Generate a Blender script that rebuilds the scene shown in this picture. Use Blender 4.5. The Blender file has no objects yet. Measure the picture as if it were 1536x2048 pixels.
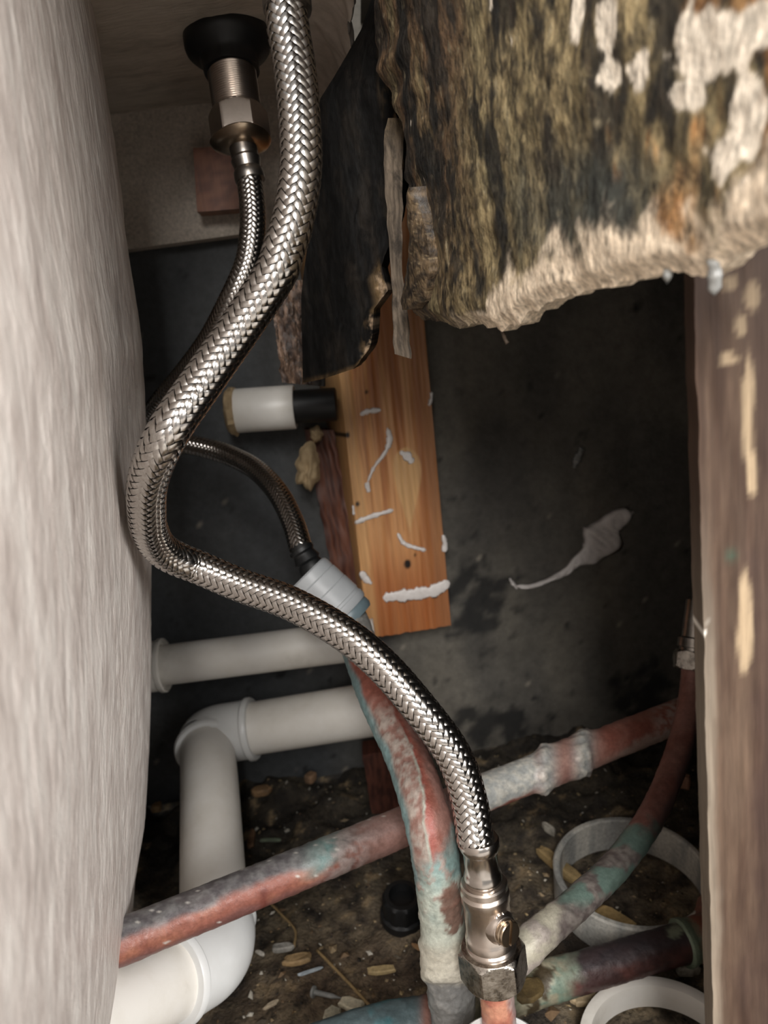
import bpy, math, random
import numpy as np
from mathutils import noise as mn, Vector
random.seed(7); rng = np.random.default_rng(7)
S = bpy.context.scene; COL = S.collection

# ---------------------------------------------------------------- camera, light, exposure
PITCH, ROLL, FPX = math.radians(15), math.radians(8), 1480.0
CAM = np.array([0, 0, .40])
FW = np.array([0, math.cos(PITCH), -math.sin(PITCH)])
_r0 = np.array([1., 0, 0]); _u0 = np.array([0, math.sin(PITCH), math.cos(PITCH)])
RT = math.cos(ROLL)*_r0 - math.sin(ROLL)*_u0
UP = math.sin(ROLL)*_r0 + math.cos(ROLL)*_u0
cd = bpy.data.cameras.new('camera'); co = bpy.data.objects.new('camera', cd); COL.objects.link(co)
from mathutils import Matrix
m = Matrix.Identity(4)
for i in range(3):
    m[i][0] = RT[i]; m[i][1] = UP[i]; m[i][2] = -FW[i]; m[i][3] = CAM[i]
co.matrix_world = m
cd.sensor_fit = 'VERTICAL'; cd.sensor_height = 36; cd.lens = 36*FPX/2048; cd.clip_start = .01
cd.dof.use_dof = True; cd.dof.focus_distance = .315; cd.dof.aperture_fstop = cd.lens/2.1
S.camera = co

w = bpy.data.worlds.new('room_light'); S.world = w; w.use_nodes = True
w.node_tree.nodes['Background'].inputs[0].default_value = (1, .985, .97, 1)
w.node_tree.nodes['Background'].inputs[1].default_value = .34
def area(name, loc, tgt, size, tall, power, col):
    l = bpy.data.lights.new(name, 'AREA'); l.shape = 'RECTANGLE'; l.size = size; l.size_y = tall; l.energy = power; l.color = col
    o = bpy.data.objects.new(name, l); COL.objects.link(o); o.location = loc
    d = Vector(tgt)-Vector(loc); o.rotation_euler = d.to_track_quat('-Z', 'Y').to_euler()
area('window_daylight', (.0, -.85, 1.0), (0, .35, .27), .36, .64, 27, (1, .975, .945))
area('side_fill', (.80, -.55, .70), (-.08, .2, .38), .5, .5, 20, (1, .98, .96))  # added fill lamp from the right, brightens the near bath side
vs = S.view_settings; vs.view_transform = 'Standard'; vs.look = 'None'; vs.exposure = 0; vs.gamma = 1; vs.use_curve_mapping = False

# ---------------------------------------------------------------- helpers
def P(x, y, d): return CAM + d*(FW + RT*(x-768)/FPX - UP*(y-1024)/FPX)
def proj(q):
    v = np.asarray(q)-CAM; d = v@FW
    return 768+FPX*(v@RT)/d, 1024-FPX*(v@UP)/d
def onplane(x, y, p0, n):
    v = P(x, y, 1)-CAM; n = np.asarray(n, float)
    return CAM + v*(((np.asarray(p0)-CAM)@n)/(v@n))
def floor_at(x, y, z=0.): return onplane(x, y, (0, 0, z), (0, 0, 1))
def yplane(x, y, Y): return onplane(x, y, (0, Y, 0), (0, 1, 0))
WN = np.array([math.sin(math.radians(3)), -math.cos(math.radians(3)), 0])
def wall_at(x, y, off=0.): return onplane(x, y, np.array([0, .60, 0])+WN*off, WN)
def lin(c):
    c = np.asarray(c, float)/255.
    return np.where(c <= .04045, c/12.92, ((c+.055)/1.055)**2.4)
def fb(x, y, z=0., o=4): return mn.fractal(Vector((x, y, z)), .9, 2.1, o)
def nz(x, y, z=0.): return mn.noise(Vector((x, y, z)))
def ss(a, b, x):
    t = min(1., max(0., (x-a)/(b-a))); return t*t*(3-2*t)
def mixc(a, b, t): return np.asarray(a)*(1-t)+np.asarray(b)*t

def obj(name, V, Fs, mt, parent=None, cols=None, smooth=True, uv=None, link=True):
    me = bpy.data.meshes.new(name)
    V = np.asarray(V, float)
    me.from_pydata(V.tolist(), [], [list(map(int, q)) for q in Fs]); 
    if smooth: me.polygons.foreach_set('use_smooth', [True]*len(me.polygons))
    if cols is not None:
        a = me.color_attributes.new('Col', 'FLOAT_COLOR', 'POINT')
        cc = np.ones((len(V), 4)); cc[:, :3] = np.asarray(cols); a.data.foreach_set('color', cc.ravel())
    if uv is not None:
        l = me.uv_layers.new(name='UVMap'); idx = np.zeros(len(me.loops), int); me.loops.foreach_get('vertex_index', idx)
        l.data.foreach_set('uv', np.asarray(uv)[idx].ravel())
    if mt: me.materials.append(mt)
    me.update()
    o = bpy.data.objects.new(name, me); COL.objects.link(o)
    if parent is not None: o.parent = parent; o.matrix_parent_inverse = parent.matrix_world.inverted()
    return o
def tag(o, label=None, cat=None, group=None, kind=None):
    if label: o['label'] = label
    if cat: o['category'] = cat
    if group: o['group'] = group
    if kind: o['kind'] = kind
    return o
def thing(name, label, cat, loc, group=None):
    o = bpy.data.objects.new(name, None); COL.objects.link(o); o.location = loc; o.empty_display_size = .01
    o.matrix_world = Matrix.Translation(Vector(loc))
    return tag(o, label, cat, group)

def mat(name, cols, rough=.55, metal=0., attr=False, ns=60., stretch=(1, 1, 1), det=6, bump=None, spec=.5,
        var=.25, coat=0., roughvar=0., rampw=(.3, .7), trans=0.):
    """cols: sRGB colours spread over a noise ramp (or, with attr, the mesh colour varied by that noise)"""
    mt = bpy.data.materials.new(name); mt.use_nodes = True; nt = mt.node_tree; N = nt.nodes; L = nt.links
    b = N['Principled BSDF']; b.inputs['Metallic'].default_value = metal; b.inputs['Roughness'].default_value = rough
    b.inputs['Specular IOR Level'].default_value = spec; b.inputs['Coat Weight'].default_value = coat; b.inputs['Coat Roughness'].default_value = .15
    tc = N.new('ShaderNodeTexCoord'); mp = N.new('ShaderNodeMapping'); mp.inputs['Scale'].default_value = stretch
    L.new(tc.outputs['Object'], mp.inputs[0])
    n1 = N.new('ShaderNodeTexNoise'); n1.inputs['Scale'].default_value = ns; n1.inputs['Detail'].default_value = det; n1.inputs['Roughness'].default_value = .65
    L.new(mp.outputs[0], n1.inputs[0])
    if attr:
        at = N.new('ShaderNodeAttribute'); at.attribute_name = 'Col'
        mr = N.new('ShaderNodeMapRange'); mr.inputs[1].default_value = .3; mr.inputs[2].default_value = .7
        mr.inputs[3].default_value = 1-var; mr.inputs[4].default_value = 1+var; L.new(n1.outputs[0], mr.inputs[0])
        mx = N.new('ShaderNodeVectorMath'); mx.operation = 'SCALE'; L.new(at.outputs['Color'], mx.inputs[0]); L.new(mr.outputs[0], mx.inputs['Scale'])
        L.new(mx.outputs[0], b.inputs['Base Color'])
    else:
        rp = N.new('ShaderNodeValToRGB'); e = rp.color_ramp.elements
        while len(e) < len(cols): e.new(.5)
        for i, c in enumerate(cols):
            e[i].position = rampw[0]+(rampw[1]-rampw[0])*(i/max(1, len(cols)-1)); e[i].color = (*lin(c), 1)
        L.new(n1.outputs[0], rp.inputs[0]); L.new(rp.outputs[0], b.inputs['Base Color'])
    if roughvar:
        m2 = N.new('ShaderNodeMapRange'); m2.inputs[1].default_value = .3; m2.inputs[2].default_value = .7
        m2.inputs[3].default_value = rough-roughvar; m2.inputs[4].default_value = rough+roughvar
        L.new(n1.outputs[0], m2.inputs[0]); L.new(m2.outputs[0], b.inputs['Roughness'])
    if bump:
        bs, st, ds = bump[:3]; bstr = bump[3] if len(bump) > 3 else stretch
        mp2 = N.new('ShaderNodeMapping'); mp2.inputs['Scale'].default_value = bstr; L.new(tc.outputs['Object'], mp2.inputs[0])
        n2 = N.new('ShaderNodeTexNoise'); n2.inputs['Scale'].default_value = bs; n2.inputs['Detail'].default_value = 5; n2.inputs['Roughness'].default_value = .6
        L.new(mp2.outputs[0], n2.inputs[0])
        bp = N.new('ShaderNodeBump'); bp.inputs['Strength'].default_value = st; bp.inputs['Distance'].default_value = ds
        L.new(n2.outputs[0], bp.inputs['Height']); L.new(bp.outputs[0], b.inputs['Normal'])
    return mt

def tone(mt, sat, val):
    nt = mt.node_tree; b = nt.nodes['Principled BSDF']; l = b.inputs['Base Color'].links[0]; f = l.from_socket
    h = nt.nodes.new('ShaderNodeHueSaturation'); h.inputs['Saturation'].default_value = sat; h.inputs['Value'].default_value = val
    nt.links.new(f, h.inputs['Color']); nt.links.new(h.outputs[0], b.inputs['Base Color'])

def speckle(mt, scale, stretch, lo, hi, dark):
    nt = mt.node_tree; N = nt.nodes; l = nt.links; b = N['Principled BSDF']; f = b.inputs['Base Color'].links[0].from_socket
    tc = N.new('ShaderNodeTexCoord'); mp = N.new('ShaderNodeMapping'); mp.inputs['Scale'].default_value = stretch; l.new(tc.outputs['Object'], mp.inputs[0])
    n = N.new('ShaderNodeTexNoise'); n.inputs['Scale'].default_value = scale; n.inputs['Detail'].default_value = 7; n.inputs['Roughness'].default_value = .7; n.inputs['Distortion'].default_value = .6; l.new(mp.outputs[0], n.inputs[0])
    mr = N.new('ShaderNodeMapRange'); mr.inputs[1].default_value = lo; mr.inputs[2].default_value = hi; mr.inputs[3].default_value = dark; mr.inputs[4].default_value = 1.08; l.new(n.outputs[0], mr.inputs[0])
    bw = N.new('ShaderNodeRGBToBW'); l.new(f, bw.inputs[0])      # pale plaster takes fewer specks than the mouldy wood
    k = N.new('ShaderNodeMapRange'); k.inputs[1].default_value = .12; k.inputs[2].default_value = .45; k.inputs[3].default_value = 0; k.inputs[4].default_value = .8; l.new(bw.outputs[0], k.inputs[0])
    mx = N.new('ShaderNodeMix'); mx.inputs[3].default_value = 1; l.new(k.outputs[0], mx.inputs[0]); l.new(mr.outputs[0], mx.inputs[2])
    v = N.new('ShaderNodeVectorMath'); v.operation = 'SCALE'; l.new(f, v.inputs[0]); l.new(mx.outputs[0], v.inputs['Scale']); l.new(v.outputs[0], b.inputs['Base Color'])

def spline(pts, step):
    """centripetal-like Catmull-Rom through rows of pts (any columns), resampled evenly by the first three"""
    p = np.asarray(pts, float); p = np.vstack([2*p[0]-p[1], p, 2*p[-1]-p[-2]]); out = []
    for i in range(1, len(p)-2):
        a, b, c, d = p[i-1:i+3]
        for t in np.linspace(0, 1, 40, endpoint=False):
            out.append(.5*(2*b+(c-a)*t+(2*a-5*b+4*c-d)*t*t+(3*b-a-3*c+d)*t**3))
    out.append(p[-2]); out = np.array(out)
    s = np.concatenate([[0], np.cumsum(np.linalg.norm(np.diff(out[:, :3], axis=0), axis=1))])
    n = max(2, int(round(s[-1]/step))+1); q = np.linspace(0, s[-1], n)
    return np.stack([np.interp(q, s, out[:, k]) for k in range(out.shape[1])], 1), q
def frames(path, ref=(0, -1, .2)):
    T = np.gradient(path, axis=0); T /= np.linalg.norm(T, axis=1)[:, None]
    n = np.asarray(ref, float); n -= T[0]*(n@T[0]); n /= np.linalg.norm(n); Ns = [n]
    for i in range(1, len(path)):
        n = Ns[-1]-T[i]*(Ns[-1]@T[i]); Ns.append(n/np.linalg.norm(n))
    Ns = np.array(Ns); return T, Ns, np.cross(T, Ns)
def tube(name, pts, rad, mt, parent=None, step=.002, seg=40, fn=None, caps=True, ref=(0, -1, .2)):
    """round tube along a spline; rad a number or a column of pts; fn(s, L, a, p, n) -> colour, radial offset"""
    pts = np.asarray(pts, float)
    if pts.shape[1] == 3: pts = np.hstack([pts, np.full((len(pts), 1), rad)])
    q, s = spline(pts, step); path = q[:, :3]; R_ = q[:, 3]; T, Nn, B = frames(path, ref)
    A = np.linspace(0, 2*math.pi, seg, endpoint=False); V = []; Cc = []
    for i in range(len(path)):
        for a in A:
            n = Nn[i]*math.cos(a)+B[i]*math.sin(a); dr = 0
            if fn:
                p = path[i]+n*R_[i]; c, dr = fn(s[i], s[-1], a, p, n); Cc.append(c)
            V.append(path[i]+n*(R_[i]+dr))
    Fs = []
    for i in range(len(path)-1):
        for j in range(seg):
            k = (j+1) % seg; Fs.append((i*seg+j, i*seg+k, (i+1)*seg+k, (i+1)*seg+j))
    if caps:
        Fs.append(list(range(seg))[::-1]); Fs.append([(len(path)-1)*seg+j for j in range(seg)])
    return obj(name, V, Fs, mt, parent, Cc if fn else None)
def basis(d):
    d = np.asarray(d, float); d /= np.linalg.norm(d)
    a = np.array([0, -1., 0]); a -= d*(a@d); a /= np.linalg.norm(a); return d, a, np.cross(d, a)
def lathe(name, prof, org, d, mt, parent=None, seg=48, rfun=None, colfn=None, smooth=True):
    """profile rows (radius, height) spun about axis d from org; rfun(angle, r, h) -> radius"""
    d, a, b = basis(d); org = np.asarray(org); V = []; Cc = []
    for (r, h) in prof:
        for j in range(seg):
            t = 2*math.pi*j/seg; rr = rfun(t, r, h) if rfun else r
            V.append(org+d*h+(a*math.cos(t)+b*math.sin(t))*rr)
            if colfn: Cc.append(colfn(t, h, V[-1]))
    n = len(prof); Fs = [(i*seg+j, i*seg+(j+1) % seg, (i+1)*seg+(j+1) % seg, (i+1)*seg+j) for i in range(n-1) for j in range(seg)]
    closed = abs(prof[0][0]-prof[-1][0]) < 1e-9 and abs(prof[0][1]-prof[-1][1]) < 1e-9
    if not closed:
        if prof[0][0] > 1e-6: Fs.append([j for j in range(seg)][::-1])
        if prof[-1][0] > 1e-6: Fs.append([(n-1)*seg+j for j in range(seg)])
    o = obj(name, V, Fs, mt, parent, Cc if colfn else None, smooth)
    if smooth: o.data.set_sharp_from_angle(angle=math.radians(35))
    return o
def hexnut(name, org, d, flat, h, mt, parent, rot=0., cham=.12, hole=0., colfn=None):
    """hexagon of across-flats 2*flat with chamfered corners"""
    rc = flat*2/math.sqrt(3); lv = [0, .02, .05, .09, .13, .18, .25, .5, .75, .82, .87, .91, .95, .98, 1]
    prof = [(flat*.8, 0)]+[(1, x*h) for x in lv]+[(flat*.8, h)]
    def rf(t, r, hh):
        if r != 1: return r
        u = (t+rot) % (math.pi/3)-math.pi/6
        hx = flat/math.cos(u); e = min(hh, h-hh)
        return min(hx, flat*.99+(rc-flat)*e/(cham*h)*.9)
    o = lathe(name, prof, org, d, mt, parent, 96, rf, colfn); o.data.set_sharp_from_angle(angle=math.radians(18)); return o
def slab(name, nu, nv, Ffn, mt, parent=None, smooth=True):
    """closed sheet: Ffn(u, v) -> front point, back point, colour"""
    V, W, Cc, Cb = [], [], [], []
    for j in range(nv+1):
        for i in range(nu+1):
            a, b, c, *c2 = Ffn(i/nu, j/nv); V.append(a); W.append(b); Cc.append(c); Cb.append(c2[0] if c2 else c)
    n = len(V); ix = lambda i, j: j*(nu+1)+i; Fs = []
    for j in range(nv):
        for i in range(nu):
            q = (ix(i, j), ix(i+1, j), ix(i+1, j+1), ix(i, j+1)); Fs.append(q); Fs.append(tuple(k+n for k in q[::-1]))
    ring = [ix(i, 0) for i in range(nu)]+[ix(nu, j) for j in range(nv)]+[ix(i, nv) for i in range(nu, 0, -1)]+[ix(0, j) for j in range(nv, 0, -1)]
    for k in range(len(ring)):
        a, b = ring[k], ring[(k+1) % len(ring)]; Fs.append((b, a, a+n, b+n))
    o = obj(name, V+W, Fs, mt, parent, Cc+Cb, smooth)
    if smooth: o.data.set_sharp_from_angle(angle=math.radians(50))
    return o
def sheet(name, nu, nv, Ffn, mt, parent=None):
    V, Cc = [], []
    for j in range(nv+1):
        for i in range(nu+1):
            a, c = Ffn(i/nu, j/nv); V.append(a); Cc.append(c)
    Fs = [(j*(nu+1)+i, j*(nu+1)+i+1, (j+1)*(nu+1)+i+1, (j+1)*(nu+1)+i) for j in range(nv) for i in range(nu)]
    return obj(name, V, Fs, mt, parent, Cc)
def stroke(name, pts, at, nrm, thick, mt, parent=None, lump=.35, fq=1.):
    """a smear of sealant: px polyline with widths laid on a surface, domed, ragged"""
    nrm = np.asarray(nrm, float); nrm /= np.linalg.norm(nrm); rows = []
    for x, y, wd in pts:
        p = at(x, y); q = at(x+1, y); rows.append([*p, wd*np.linalg.norm(q-p)*.5])
    q, s = spline(rows, max(.0006, min(r[3] for r in rows)*.35)); T = np.gradient(q[:, :3], axis=0); T /= np.linalg.norm(T, axis=1)[:, None]
    K = 9; V = []
    for i in range(len(q)):
        b = np.cross(T[i], nrm); b /= np.linalg.norm(b); e = ss(0, .05, i/(len(q)-1))*ss(0, .05, 1-i/(len(q)-1))
        wv = max(q[i, 3], 1e-4)
        for k in range(K):
            t = -1+2*k/(K-1); pz = q[i, :3]
            wl = wv*(1+lump*nz(*(pz*300*fq))*1.2+.35*fq*nz(pz[0]*900*fq, pz[2]*900*fq, t*2))*(.25+.75*e)
            h = math.sqrt(max(0, 1-t*t))*(.5+.6*abs(nz(pz[0]*500*fq+t, pz[2]*500*fq, t*1.5)))*thick*e
            V.append(pz+b*t*wl+nrm*(h-.0002))
    Fs = [(i*K+k, i*K+k+1, (i+1)*K+k+1, (i+1)*K+k) for i in range(len(q)-1) for k in range(K-1)]
    Fs.append([k for k in range(K)][::-1]); Fs.append([(len(q)-1)*K+k for k in range(K)])
    Fs += [(i*K+K-1, i*K, (i+1)*K, (i+1)*K+K-1) for i in range(len(q)-1)]
    return obj(name, V, Fs, mt, parent, None)

# ---------------------------------------------------------------- materials
M = {}
M['grp'] = mat('fibreglass', [(176, 164, 157), (206, 196, 189), (228, 221, 214)], .42, ns=70, stretch=(2.0, 1.2, .4), det=8, bump=(260, 1., .0016, (1.4, .8, .3)), rampw=(.3, .66), spec=.6)
M['grp_under'] = mat('fibreglass_underside', [(150, 138, 124), (182, 170, 155), (198, 186, 172)], .55, ns=30, stretch=(1, 2.2, 1), bump=(90, .5, .0012, (.8, 4, 1)))
M['lip'] = mat('resin_lip', [(176, 164, 150), (214, 202, 190)], .45, ns=70, bump=(160, .4, .0008))
M['steel'] = mat('braid_steel', [(186, 180, 174), (212, 207, 201)], .22, 1., ns=900, bump=(2500, .12, .0001))
M['steel_dark'] = mat('braid_core', [(16, 15, 14), (26, 24, 22)], .6, ns=200)
M['ferrule'] = mat('crimped_steel', [(182, 174, 166), (204, 197, 190)], .2, 1., ns=80, bump=(300, .06, .0002))
M['ferrule_dull'] = mat('dull_steel', [(120, 114, 108), (160, 154, 147)], .33, 1., ns=90, bump=(400, .15, .0003))
M['nickel'] = mat('satin_nickel', [(196, 184, 173), (212, 200, 190)], .28, 1., ns=120, bump=(1400, .12, .0002))
M['nickel_worn'] = mat('worn_plated_brass', [(104, 99, 94), (168, 161, 152), (204, 197, 187)], .28, 1., ns=220, bump=(500, .35, .0004), roughvar=.12)
M['brass'] = mat('nickel_brass_thread', [(170, 150, 128), (190, 172, 150)], .28, 1., ns=90)
M['black_plastic'] = mat('black_plastic', [(12, 13, 14), (20, 21, 22)], .5, ns=120, bump=(300, .1, .0003))
M['white_pvc'] = mat('white_pvc', [(196, 190, 180), (222, 217, 208), (230, 226, 219)], .38, ns=24, det=9, bump=(220, .08, .0003), rampw=(.25, .6))
M['white_clean'] = mat('white_pvc_fitting', [(214, 214, 212), (226, 227, 226)], .32, ns=30)
M['grey_plastic'] = mat('grey_coupler_plastic', [(160, 163, 166), (176, 179, 181)], .42, ns=40)
M['collet'] = mat('blue_grey_collet', [(92, 108, 114), (110, 125, 131)], .4, ns=40)
M['attr'] = mat('weathered', [], .72, attr=True, ns=420, bump=(650, .5, .0006), var=.28)
M['copper'] = mat('corroded_copper', [], .46, .12, attr=True, ns=520, bump=(900, .45, .0004), var=.2, roughvar=.14)
M['rotten'] = mat('rotten_board', [], .6, attr=True, ns=420, stretch=(1.6, 1.6, .55), bump=(420, .6, .0009, (1.1, 1.1, .85)), var=.6, spec=.5, roughvar=.2)
M['post_wood'] = mat('weathered_post', [], .75, attr=True, ns=260, stretch=(1.6, 1, .09), bump=(400, .4, .0006, (1.6, 1, .1)), var=.25, spec=.2)
M['charred'] = mat('black_mouldy_timber', [], .7, attr=True, ns=300, stretch=(1.6, 1.6, .4), bump=(300, .4, .0008, (1.6, 1.6, .4)), var=.4, spec=.18)
M['wood'] = mat('wood_grain', [], .5, attr=True, ns=260, stretch=(1.6, 1, .07), bump=(400, .25, .0005, (1.6, 1, .06)), var=.18)
M['wall'] = mat('stained_wall', [], .8, attr=True, ns=130, det=8, bump=(260, .5, .0012), var=.22)
M['dirt'] = mat('floor_dirt', [], .75, attr=True, ns=300, det=8, bump=(420, .9, .0025), var=.45, roughvar=.2)
M['sealant'] = mat('white_sealant', [(206, 199, 194), (226, 220, 216)], .45, ns=160, bump=(320, .3, .0006))
M['sealant_grey'] = mat('grey_sealant', [(104, 104, 102), (146, 146, 142)], .3, ns=160, bump=(320, .3, .0006))
M['foam'] = mat('tan_foam', [(150, 128, 96), (178, 155, 120)], .8, ns=120, bump=(200, .6, .002))

tone(M['copper'], .86, .8)
speckle(M['rotten'], 190, (1.3, 1.3, .7), .40, .54, .28)
speckle(M['dirt'], 160, (1, 1, 1), .38, .5, .5)
speckle(M['charred'], 150, (1, 1, .5), .4, .55, .4)
# ---------------------------------------------------------------- the setting
def wallc(p):
    x, z = p[0], p[2]; n = fb(x*14, z*7, 3.1); c = mixc(lin((76, 73, 68)), lin((104, 99, 90)), ss(-.6, .7, n))
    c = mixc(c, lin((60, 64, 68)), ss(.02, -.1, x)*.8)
    px, py = proj(p)
    k = fb(x*60, z*60, 9, 5)
    for (bx, by, rx, ry, th) in ((955, 1200, 75, 110, .15), (1300, 1390, 80, 70, .05), (980, 1450, 120, 60, .25)):
        g = math.exp(-((px-bx)/rx)**2-((py-by)/ry)**2)
        c = mixc(c, lin((16, 17, 18)), min(1, max(0, (g*1.2+k*.8-.45-th*.4)*2.2))*.85)
    c = mixc(c, lin((165, 155, 140)), ss(.86, .95, fb(x*110, z*110, 4, 3))*.6)
    return c
def wf(u, v):
    x = -.6+1.2*u; z = .75*v; y = .60+x*math.tan(math.radians(3))
    p = np.array([x, y, z]); return p+WN*(.0015*fb(x*30, z*30, 1)), wallc(p)
tag(sheet('wall_back', 300, 190, wf, M['wall']), 'dark stained rear wall of the pipe cavity', kind='structure')
def flc(p):
    x, y = p[0], p[1]; n = fb(x*22, y*22, 5, 6); n2 = fb(x*70, y*70, 8, 5)
    px, py = proj(p)
    c = mixc(lin((64, 54, 44)), lin((134, 120, 98)), ss(-.5, .6, n*.6+n2*.5))
    c = mixc(c, lin((116, 92, 70)), ss(.1, .6, nz(x*9, y*9, 2))*.6*ss(.44, .34, y))
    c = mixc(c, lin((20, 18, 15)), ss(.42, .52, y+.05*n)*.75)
    c = mixc(c, lin((34, 29, 24)), ss(.25, .55, -n2)*.6)
    c = mixc(c, lin((150, 128, 96)), ss(.45, .6, n2)*.6)
    return c
def ff(u, v):
    x = -.45+.95*u; y = .02+.62*v
    h = .004*fb(x*25, y*25, 5, 5)+.002*fb(x*90, y*90, 2, 4)
    h += .012*ss(.44, .56, y)*(.5+fb(x*28, y*28, 7, 4))
    p = np.array([x, y, h-.003]); return p, flc(p)
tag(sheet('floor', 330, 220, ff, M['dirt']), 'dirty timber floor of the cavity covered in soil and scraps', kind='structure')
def rf_(u, v):
    p = np.array([-.9+2.0*u, -1.5+1.53*v, -.006]); return p, mixc(lin((150, 147, 142)), lin((176, 172, 167)), ss(-.4, .4, fb(p[0]*5, p[1]*5, 2)))
tag(sheet('floor_room', 20, 20, rf_, M['attr']), 'pale bathroom floor in front of the opened cavity', kind='structure')
def plainwall(name, corners, label):
    n = 24; a, b, c, d = map(np.array, corners)
    f = lambda u, v: ((a*(1-u)+b*u)*(1-v)+(d*(1-u)+c*u)*v, mixc(lin((52, 50, 47)), lin((76, 72, 66)), ss(-.5, .5, fb(u*6, v*6, len(label)))))
    tag(sheet(name, n, n, f, M['wall']), label, kind='structure')
plainwall('wall_right', [(.44, .2, -.01), (.44, .66, -.01), (.44, .66, .75), (.44, .2, .75)], 'dark side wall of the cavity beyond the post')
plainwall('wall_left', [(-.6, .66, -.01), (-.6, -.3, -.01), (-.6, -.3, .75), (-.6, .66, .75)], 'dark wall behind the bath end')
plainwall('wall_light_stop', [(.125, .205, -.01), (.46, .205, -.01), (.46, .205, .75), (.125, .205, .75)], 'boarding that closes the cavity beside the post')  # unseen board added to stop room light leaking in behind the panel
plainwall('ceiling', [(.032, .17, .60), (.46, .17, .60), (.46, .66, .60), (.032, .66, .60)], 'dark underside over the cavity')

# ---------------------------------------------------------------- bath
bath = thing('bathtub', 'pale fibreglass bath shell filling the left side, seen from behind with its rim overhead', 'bathtub', (-.3, .2, 0))
zk = np.array([.02, .08, .12, .16, .20, .25, .30, .40, .50, .56]); xk = np.array([-.204, -.187, -.172, -.161, -.151, -.140, -.129, -.112, -.104, -.101])
cs, _ = spline([(-.02, -.16, 0), (-.04, -.05, 0), (-.051, .05, 0), (-.062, .125, 0), (-.08, .22, 0), (-.098, .32, 0), (-.110, .395, 0), (-.122, .428, 0), (-.15, .448, 0), (-.22, .46, 0), (-.5, .47, 0)], .0025)
cs = cs+np.array([.11, 0, 0])
def bf(u, v):
    z = .03+.53*v; k = u*(len(cs)-1); i = min(int(k), len(cs)-2); t = k-i; b = cs[i]*(1-t)+cs[i+1]*t
    xs = np.interp(z, zk, xk); sh = (xs+.112)
    x = b[0]-.112+sh*(1 if u < .8 else 1)
    n = .0008*fb(b[1]*18+x*8, z*6, 1, 4)+.0004*fb((b[1]+x)*170, z*45, 6, 4)
    y = b[1]
    return np.array([x-abs(n)*.6+n, y, z]), np.ones(3)
o = sheet('side_shell', 330, 260, bf, M['grp'], bath); 
sm = o.modifiers.new('thick', 'SOLIDIFY'); sm.thickness = .006; sm.offset = -1
def rim(u, v):
    y = .302+.30*v; e = .026-.03*v+.004*nz(y*40, 2)
    x = -.55+(e+.55)*u; d = .0012*fb(x*60, y*25, 3, 4)
    return np.array([x, y, .556+d]), np.array([x, y, .570]), np.ones(3)
slab('rim', 120, 80, rim, M['grp_under'], bath)
def lipf(u, v):
    y = .30+.30*u; e = .028-.03*(y-.262)/.34; k = .016+.008*nz(y*30, 5)+.005*fb(y*120, 1, 3, 3)+.016*ss(.38, .44, y)*ss(.60, .5, y)
    a = v*1.6; x = e-.018+.020*math.sin(a)+.004*nz(y*50, v*3, 8); z = .556-k*(1-math.cos(a))*.9-.001
    return np.array([x, y, z]), np.array([x+.0012, y, z+.0012]), np.ones(3)
slab('torn_lip', 110, 16, lipf, M['lip'], bath)

# ---------------------------------------------------------------- mouldy panel, post, timbers
A0 = P(800, 600, .34); B0 = P(1536, 480, .14); HD = B0-A0; HD[2] = 0; HD /= np.linalg.norm(HD)
PNrm = np.array([-abs(HD[1]), -HD[0]*np.sign(1), 0]); PNrm /= np.linalg.norm(PNrm)
if PNrm@(CAM-A0) < 0: PNrm = -PNrm
def panel_px(x, y): return onplane(x, y, A0, PNrm)
def hz(x, y): q = panel_px(x, y); return (q-A0)@HD, q[2]
edge = np.array([hz(*t) for t in ((790, 560), (806, 608), (830, 640), (868, 640), (905, 656), (945, 648), (985, 662), (1012, 655), (1040, 635), (1072, 612), (1100, 602), (1140, 592), (1180, 580), (1240, 566), (1300, 552), (1345, 545), (1380, 556), (1420, 538), (1455, 505), (1500, 492), (1536, 480), (1700, 455), (1900, 430))])
left = np.array([hz(*t) for t in ((806, 608), (822, 560), (832, 480), (838, 420), (832, 372), (815, 335), (800, 300), (806, 230), (775, 150), (756, 100), (742, 60), (742, 0), (740, -200))])
zt = .70
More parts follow.
